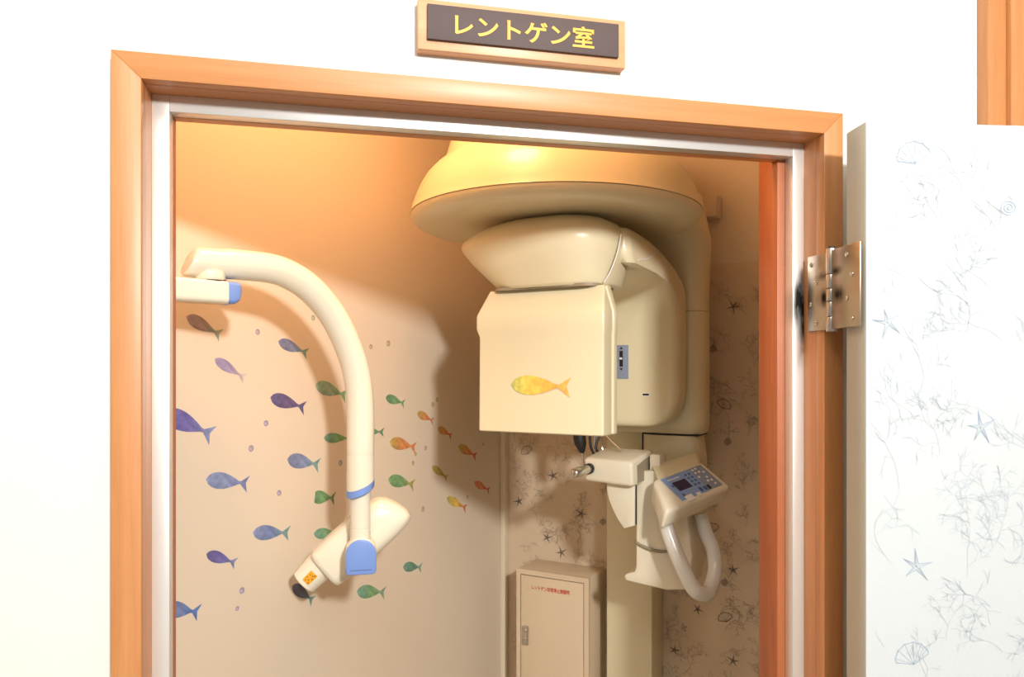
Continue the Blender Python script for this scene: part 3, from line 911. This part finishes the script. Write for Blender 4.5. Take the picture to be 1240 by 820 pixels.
def fish_geo(p0, p1, h, stops, cut=0.0):
    """p0 nose, p1 tail tip; stops: colours nose -> tail"""
    d = Vector(p1) - Vector(p0)
    Ln = d.length
    d.normalize()
    n = Vector((-d.y, d.x))
    if n.y < 0:
        n = -n
    prof = []
    for i in range(13):
        t = i / 12 * 0.80
        q = t / 0.80
        hw = (math.sin(PI * q ** 0.72) ** 0.85) * 0.5 if 0 < q < 1 else 0.0
        hw = max(hw, 0.085 if q > 0.5 else 0.0)
        prof.append((t, hw))
    V, Fc, Cc = [], [], []

    def colr(t):
        x = t * (len(stops) - 1)
        i = min(int(x), len(stops) - 2)
        return lerp(stops[i], stops[i + 1], x - i)
    for t, hw in prof:
        t = max(t, cut)
        for s in (1, 0, -1):
            P = Vector(p0) + d * (t * Ln) + n * (s * hw * h)
            V.append((P.x, P.y))
            Cc.append(colr(t))
    for i in range(12):
        for s in (0, 1):
            a = 3 * i + s
            if prof[i][0] < cut and prof[i + 1][0] <= cut:
                continue
            Fc.append((a, a + 1, a + 4, a + 3))
    k = len(V)
    base_i = 36
    for (t, y) in ((1.0, 0.50), (0.925, 0.02), (0.99, -0.56)):
        P = Vector(p0) + d * (t * Ln) + n * (y * h)
        V.append((P.x, P.y))
        Cc.append(colr(t))
    Fc.append((base_i, base_i + 1, k + 1, k))
    Fc.append((base_i + 1, base_i + 2, k + 2, k + 1))
    # tidy: drop zero-area faces at the nose
    return V, Fc, Cc


def c8(*rgb):
    return lerp(tuple(lin(*rgb)[:3]), (0.70, 0.60, 0.47), 0.10)


GREYP, LAV, PALE = c8(125, 112, 120), c8(135, 125, 170), c8(200, 185, 180)
SLATE, TEAL, PURP, INDI = c8(92, 105, 145), c8(95, 150, 140), c8(70, 55, 115), c8(62, 58, 125)
SAGE, GREEN, DGREEN = c8(120, 155, 135), c8(95, 150, 95), c8(60, 120, 90)
STEEL, BLUE, VIO, NAVY, CYANB = c8(110, 130, 175), c8(85, 110, 165), c8(80, 75, 160), c8(60, 75, 110), c8(30, 100, 185)
OLIVE, ORAN, RED, PINK, YEL = c8(165, 150, 60), c8(205, 125, 60), c8(190, 50, 40), c8(205, 110, 90), c8(220, 180, 60)
G1, G2 = 'fish stickers on the beige wall', 'bubble stickers on the beige wall'
FISH = [
    (1.137, 1.717, 1.063, 1.687, 0.0238, [GREYP, GREYP, SAGE], 'grey-purple fish sticker just below the blue-capped bracket'),
    (1.078, 1.643, 1.008, 1.607, 0.0200, [LAV, LAV, PALE], 'pale lavender fish sticker with faded tail at upper left'),
    (0.925, 1.681, 0.843, 1.658, 0.0237, [SLATE, SLATE, TEAL], 'slate blue fish sticker with teal tail under the bend of the arm'),
    (0.773, 1.698, 0.672, 1.668, 0.0241, [PURP, INDI, INDI], 'dark purple fish sticker mostly hidden behind the bent arm'),
    (0.946, 1.569, 0.850, 1.544, 0.0286, [INDI, PURP, INDI], 'deep indigo fish sticker left of the arm'),
    (0.821, 1.592, 0.722, 1.566, 0.0307, [SAGE, SAGE, GREEN], 'sage green fish sticker with tail behind the upright arm'),
    (1.185, 1.551, 1.081, 1.504, 0.0349, [VIO, VIO, STEEL], 'large violet-blue fish sticker cut off by the left door frame'),
    (1.097, 1.426, 1.000, 1.405, 0.0307, [STEEL, STEEL, BLUE], 'light steel blue fish sticker, large, near the left door frame'),
    (0.901, 1.442, 0.808, 1.420, 0.0310, [SLATE, STEEL, TEAL], 'blue-grey fish sticker left of the arm shadow'),
    (0.796, 1.477, 0.706, 1.469, 0.0219, [TEAL, GREEN, GREEN], 'small green fish sticker touching the left edge of upright arm'),
    (0.833, 1.355, 0.760, 1.342, 0.0285, [DGREEN, GREEN, DGREEN], 'blunt-nosed green fish sticker above the tube head'),
    (0.990, 1.309, 0.894, 1.291, 0.0295, [STEEL, BLUE, TEAL], 'blue fish sticker lying level, left of the tube head'),
    (1.096, 1.291, 1.029, 1.259, 0.0213, [INDI, VIO, STEEL], 'small violet-blue fish sticker near the left door frame'),
    (0.826, 1.276, 0.744, 1.261, 0.0233, [TEAL, GREEN, GREEN], 'green fish sticker partly behind the tube head'),
    (0.887, 1.181, 0.826, 1.133, 0.0241, [NAVY, NAVY, TEAL], 'dark navy fish sticker below the collimator'),
    (0.689, 1.118, 0.585, 1.089, 0.0310, [TEAL, GREEN, SAGE], 'green fish sticker below the tube head'),
    (0.517, 1.135, 0.437, 1.115, 0.0251, [TEAL, DGREEN, TEAL], 'small teal fish sticker right of the tube head'),
    (1.185, 1.217, 1.110, 1.190, 0.0288, [BLUE, BLUE, CYANB], 'bright blue-tailed fish sticker low beside the left door frame'),
    (0.575, 1.360, 0.469, 1.332, 0.0307, [GREEN, GREEN, OLIVE], 'green fish sticker with olive tail right of the arm'),
    (0.569, 1.450, 0.462, 1.426, 0.0308, [OLIVE, ORAN, ORAN], 'yellow-olive fish sticker with orange tail right of the arm'),
    (0.585, 1.558, 0.510, 1.540, 0.0223, [DGREEN, GREEN, GREEN], 'small leaf green fish sticker, topmost right of the arm'),
    (0.458, 1.514, 0.385, 1.489, 0.0215, [OLIVE, ORAN, PINK], 'small olive fish sticker with pink tail, upper right group'),
    (0.366, 1.470, 0.299, 1.443, 0.0201, [OLIVE, ORAN, RED], 'tiny olive fish sticker with red tail, upper right group'),
    (0.266, 1.413, 0.170, 1.374, 0.0258, [OLIVE, ORAN, RED], 'orange fish sticker with red tail in the machine shadow'),
    (0.393, 1.370, 0.319, 1.330, 0.0199, [OLIVE, OLIVE, OLIVE], 'slim all-olive fish sticker right of the arm'),
    (0.183, 1.301, 0.095, 1.265, 0.0218, [PINK, ORAN, RED], 'orange-red fish sticker nearest the wall corner'),
    (0.323, 1.277, 0.223, 1.232, 0.0252, [OLIVE, YEL, RED], 'golden fish sticker with crimson tail, lowest of the right group'),
    (0.678, 1.483, 0.591, 1.475, 0.0213, [TEAL, GREEN, DGREEN], 'green fish sticker of which the upright arm hides all but tail'),
]
for i, (b0, z0, b1, z1, h, st, lab) in enumerate(FISH):
    V, Fc, Cc = fish_geo((-b0, z0), (-b1, z1), h, st, 0.14 if i == 10 else 0.0)
    cb_, cz_ = (b0 + b1) / 2, (z0 + z1) / 2
    sticker('fish_sticker', V, Fc, Cc, lambda u, v: Vector((0.0, u, v)), Vector((1, 0, 0)), M_R, L(0, cb_, cz_), lab, 'wall sticker', G1)
BUB = [
    (0.978, 1.697, 'tiny lavender bubble sticker just left of the slate blue fish'),
    (0.828, 1.734, 'tiny sage bubble sticker tucked under the bend of the arm'),
    (0.957, 1.518, 'tiny lavender bubble sticker below the deep indigo fish'),
    (0.994, 1.472, 'tiny lavender bubble sticker above the tail of the light steel blue fish'),
    (0.923, 1.376, 'tiny sage bubble sticker below the blue-grey fish, left of the blunt-nosed fish'),
    (1.016, 1.204, 'upper of the two tiny lavender bubble stickers at lower left'),
    (1.027, 1.173, 'lower of the two tiny lavender bubble stickers at lower left'),
    (0.640, 1.678, 'tiny olive bubble sticker touching the right edge of the bent arm'),
    (0.575, 1.688, 'tiny olive bubble sticker right of the bent arm, topmost on that side'),
    (0.744, 1.417, 'tiny sage bubble sticker beside the upright arm, below the small green fish'),
    (0.433, 1.264, 'lone tiny olive bubble sticker right of the tube head'),
    (0.465, 1.410, 'tiny olive bubble sticker under the tail tip of the yellow-olive fish'),
    (0.422, 1.421, "tiny olive bubble sticker right of the yellow-olive fish's tail"),
    (0.476, 1.388, "lowest of three tiny olive bubble stickers near the yellow-olive fish's tail"),
    (0.370, 1.545, 'upper of the two tiny bubble stickers above the pink-tailed olive fish'),
    (0.389, 1.533, 'lower of the two tiny bubble stickers above the pink-tailed olive fish'),
    (0.133, 1.406, 'tiny bubble sticker nearest the wall corner, right of the red-tailed orange fish'),
    (0.219, 1.264, 'tiny bubble sticker between the orange-red fish and the golden fish'),
]
rnd = random.Random(5)
for i, (b, z, lab) in enumerate(BUB):
    r = rnd.uniform(0.0045, 0.0065) if b > 0.8 else rnd.uniform(0.005, 0.0075)
    c1 = (LAV if b > 0.9 else SAGE if b > 0.7 else OLIVE)
    V = [(-b, z)] + [(-b + r * 0.95 * math.cos(2 * PI * k / 14), z + r * math.sin(2 * PI * k / 14)) for k in range(14)]
    Fc = [(0, 1 + k, 1 + (k + 1) % 14) for k in range(14)]
    Cc = [lerp(c1, PALE, 0.7)] + [lerp(c1, GREYP, 0.3)] * 14
    sticker('bubble_sticker', V, Fc, Cc, lambda u, v: Vector((0.0, u, v)), Vector((1, 0, 0)), M_R, L(0, b, z),
            lab, 'wall sticker', G2)
# the fish on the machine's head
V, Fc, Cc = fish_geo((0.409, 1.5945), (0.541, 1.5905), 0.038, [c8(170, 185, 85), c8(235, 200, 70), c8(240, 165, 50), c8(240, 180, 80)])
sticker('fish_sticker', V, Fc, Cc, lambda u, v: L(u, 0.7000, v), L(0, 1, 0), M_R, L(0.475, 0.70, 1.592), 'yellow and orange fish sticker on the square machine head', 'wall sticker', 'fish sticker on the machine')

# ================================================================== WALL-MOUNTED INTRA-ORAL UNIT
iu = thing('dental_xray_arm', (-0.47, 0.0, 1.75), M=M_A, cat='x-ray machine',
           label='small cream dental x-ray tube on bent swing arm with blue caps')


def Aa(s, n, z):
    return Vector((s, -n, z))


ES, EN = Vector((1, 0, 0)), Vector((0, -1, 0))
mesh('wall_mount', rbox(0.0005, 0.055, 1.30, 1.44, 1.66, 1.84), 'arm_white', parent=iu, M=M_R, bevel=0.01, seg=3)
# bracket beam
rings = [rrect(Aa(s, 0, 1.7495), EN, EZ, hw, hh, 0.008, 4) for s, hw, hh in ((-0.49, 0.027, 0.0195), (-0.262, 0.0245, 0.0185))]
br = mesh('bracket', loft(rings), 'arm_white', parent=iu)
rings = [rrect(Aa(s, 0, 1.7495 + dz), EN, EZ, hw, hh, 0.007, 4) for s, hw, hh, dz in ((-0.2615, 0.0245, 0.0185, 0), (-0.2500, 0.0240, 0.0183, 0), (-0.242, 0.022, 0.0155, 0.002), (-0.238, 0.018, 0.009, 0.004))]
mesh('end_cap', loft(rings), 'blue', parent=iu, label='blue end cap')
mesh('pivot', cyl(Aa(-0.284, 0, 1.7685), Aa(-0.284, 0, 1.784), 0.0245, 32), 'arm_white', parent=iu, bevel=0.0015)
mesh('pivot_gap', cyl(Aa(-0.278, 0, 1.7665), Aa(-0.278, 0, 1.7700), 0.021, 24), 'black', parent=iu)
# bent arm
cp = [Aa(-0.318, 0, 1.796), Aa(-0.300, 0, 1.797), Aa(-0.27, 0, 1.798), Aa(-0.24, 0, 1.799), Aa(-0.178, 0, 1.798), Aa(-0.135, 0, 1.786), Aa(-0.095, 0, 1.761), Aa(-0.055, 0, 1.718), Aa(-0.022, 0, 1.656),
      Aa(-0.006, 0, 1.600), Aa(-0.001, 0, 1.540), Aa(-0.001, 0, 1.460)]
path = spline(cp, 6)
rad = [0.0215, 0.0235, 0.0242] + [0.0246] * 12 + [0.0256] * (len(path) - 15)
bm = tube(path, rad, 28)
for v in bm.verts:                          # the free end is cut back at the top
    if v.co.x < -0.300:
        v.co.x += (v.co.z - 1.797) * 0.5 * min(1.0, (-0.300 - v.co.x) / 0.018)
bent = mesh('bent_arm', bm, 'arm_white', parent=iu, bevel=0.004, seg=3, bevel_angle=0.9)


def shear_ring(s0, z, r, k, ny=28):
    return [Aa(s0 + r * math.cos(2 * PI * j / ny), r * math.sin(2 * PI * j / ny), z + k * r * math.cos(2 * PI * j / ny)) for j in range(ny)]


SK = 0.45
mesh('arm_sleeve', loft([shear_ring(-0.001, 1.462, 0.0258, 0), shear_ring(-0.001, 1.407, 0.0258, SK)]), 'arm_white', parent=iu)
mesh('ring', loft([shear_ring(-0.001, 1.4068, 0.0262, SK), shear_ring(-0.001, 1.3945, 0.0262, SK), shear_ring(-0.001, 1.3915, 0.0235, SK)]), 'blue', parent=iu, label='slanted blue ring')
mesh('lower_tube', tube([Aa(-0.001, 0, 1.40), Aa(-0.001, 0, 1.325), Aa(-0.001, 0, 1.3245), Aa(-0.001, 0, 1.3235), Aa(-0.001, 0, 1.323), Aa(-0.001, 0, 1.285)], [0.0192, 0.0192, 0.0185, 0.0185, 0.0192, 0.0192], 28), 'arm_white', parent=iu)


def dshape(s0, z0, hw, zb, n, k=12):
    """D outline standing upright: round top, square bottom with soft corners"""
    out = []
    for i in range(k + 1):
        t = PI * i / k
        out.append(Aa(s0 + hw * math.cos(t), n, z0 + hw * math.sin(t)))
    out += [Aa(s0 - hw, n, zb + 0.006), Aa(s0 - hw + 0.002, n, zb + 0.002), Aa(s0 - hw + 0.006, n, zb), Aa(s0 + hw - 0.006, n, zb), Aa(s0 + hw - 0.002, n, zb + 0.002), Aa(s0 + hw, n, zb + 0.006)]
    return out


# the knuckle is turned on the tube, the head hangs from it
M_J = Matrix.Translation((0.03284, 0.43143, 0)) @ Matrix.Rotation(math.radians(-1.3), 4, 'Z')
mesh('joint', prism(dshape(0.0, 1.2795, 0.0285, 1.243, -0.030), Aa(0, 0.052, 0)), 'arm_white', parent=iu, M=M_J, bevel=0.002)
mesh('joint_cap', prism(dshape(0.0, 1.2795, 0.0280, 1.2420, 0.0222), Aa(0, 0.007, 0)), 'blue', parent=iu, M=M_J, bevel=0.0025, seg=3, label='blue D-shaped joint cap')
mesh('cap_groove', box(B(), (-0.020, -0.0296, 1.2505), (0.020, -0.0292, 1.2515)), 'navy_key', parent=iu, M=M_J, smooth=0)
# tube head
NH = -0.072
h0, h1 = Aa(-0.0689, NH, 1.2337), Aa(0.0694, NH, 1.349)
ax = (h1 - h0).normalized()
pn = Aa(-ax.z, 0, ax.x)
rings = []
for t, hw, hd, sh, n, sk in ((-0.003, 0.036, 0.034, 0.0, 3.6, 0), (0.0, 0.0415, 0.039, 0, 3.6, 0), (0.008, 0.043, 0.0405, 0, 3.6, 0), (0.05, 0.0445, 0.042, 0, 3.6, 0), (0.11, 0.0450, 0.043, 0, 3.4, 0.0), (0.14, 0.0440, 0.042, 0, 3.2, 0.08),
                             (0.160, 0.0420, 0.040, 0.0, 3.0, 0.16), (0.174, 0.038, 0.036, -0.001, 2.7, 0.22), (0.183, 0.030, 0.029, -0.002, 2.4, 0.26), (0.188, 0.016, 0.016, -0.003, 2.2, 0.28), (0.189, 0.002, 0.002, -0.003, 2.0, 0.28)):
    ring = sring(h0 + ax * t + pn * sh, pn, EN, hw, hd, n, 44)
    rings.append([p - ax * ((p - h0 - ax * t).dot(pn) * sk) for p in ring])
hd_ = mesh('tube_head', loft(rings), 'arm_white', parent=iu, M=M_J, smooth=60)
c0, c1_ = Aa(-0.1105, NH, 1.2063), Aa(-0.072, NH, 1.2440)
cx = (c1_ - c0).normalized()
cn = Aa(-cx.z, 0, cx.x)
mesh('collimator', tube([c0, c0 + cx * 0.0015, c1_], [0.0245, 0.0262, 0.0305], 36), 'arm_white', parent=iu, M=M_J)
bm = B()
ink = B()


def on_cone(x, t, lift):
    r = 0.0262 + (0.0305 - 0.0262) * x / (c1_ - c0).length + lift
    t = math.radians(t)
    return c0 + cx * x + (EN * math.cos(t) + cn * math.sin(t)) * r


rows = [[bm.verts.new(on_cone(x, -14 + 34 * i / 6, 0.0005)) for x in (0.009, 0.033)] for i in range(7)]
for r0, r1 in zip(rows, rows[1:]):
    bm.faces.new((r0[0], r0[1], r1[1], r1[0]))
mesh('label', bm, 'label', parent=iu, M=M_J, label='small orange printed label')
for x, t in ((0.012, -6), (0.017, 1), (0.022, -7), (0.027, 0), (0.013, 10), (0.019, 13), (0.026, 10), (0.030, -6)):
    vv = [ink.verts.new(on_cone(x + sx * 0.0014, t + sy * 2.5, 0.0008)) for sx, sy in ((-1, -1), (1, -1), (1, 1), (-1, 1))]
    ink.faces.new(vv)
mesh('label_print', ink, 'label_ink', parent=iu, M=M_J, smooth=0)
mesh('axle', cyl(Aa(0.0, -0.040, 1.278), Aa(0.0, -0.025, 1.278), 0.024, 24), 'ivory_dark', parent=iu, M=M_J)
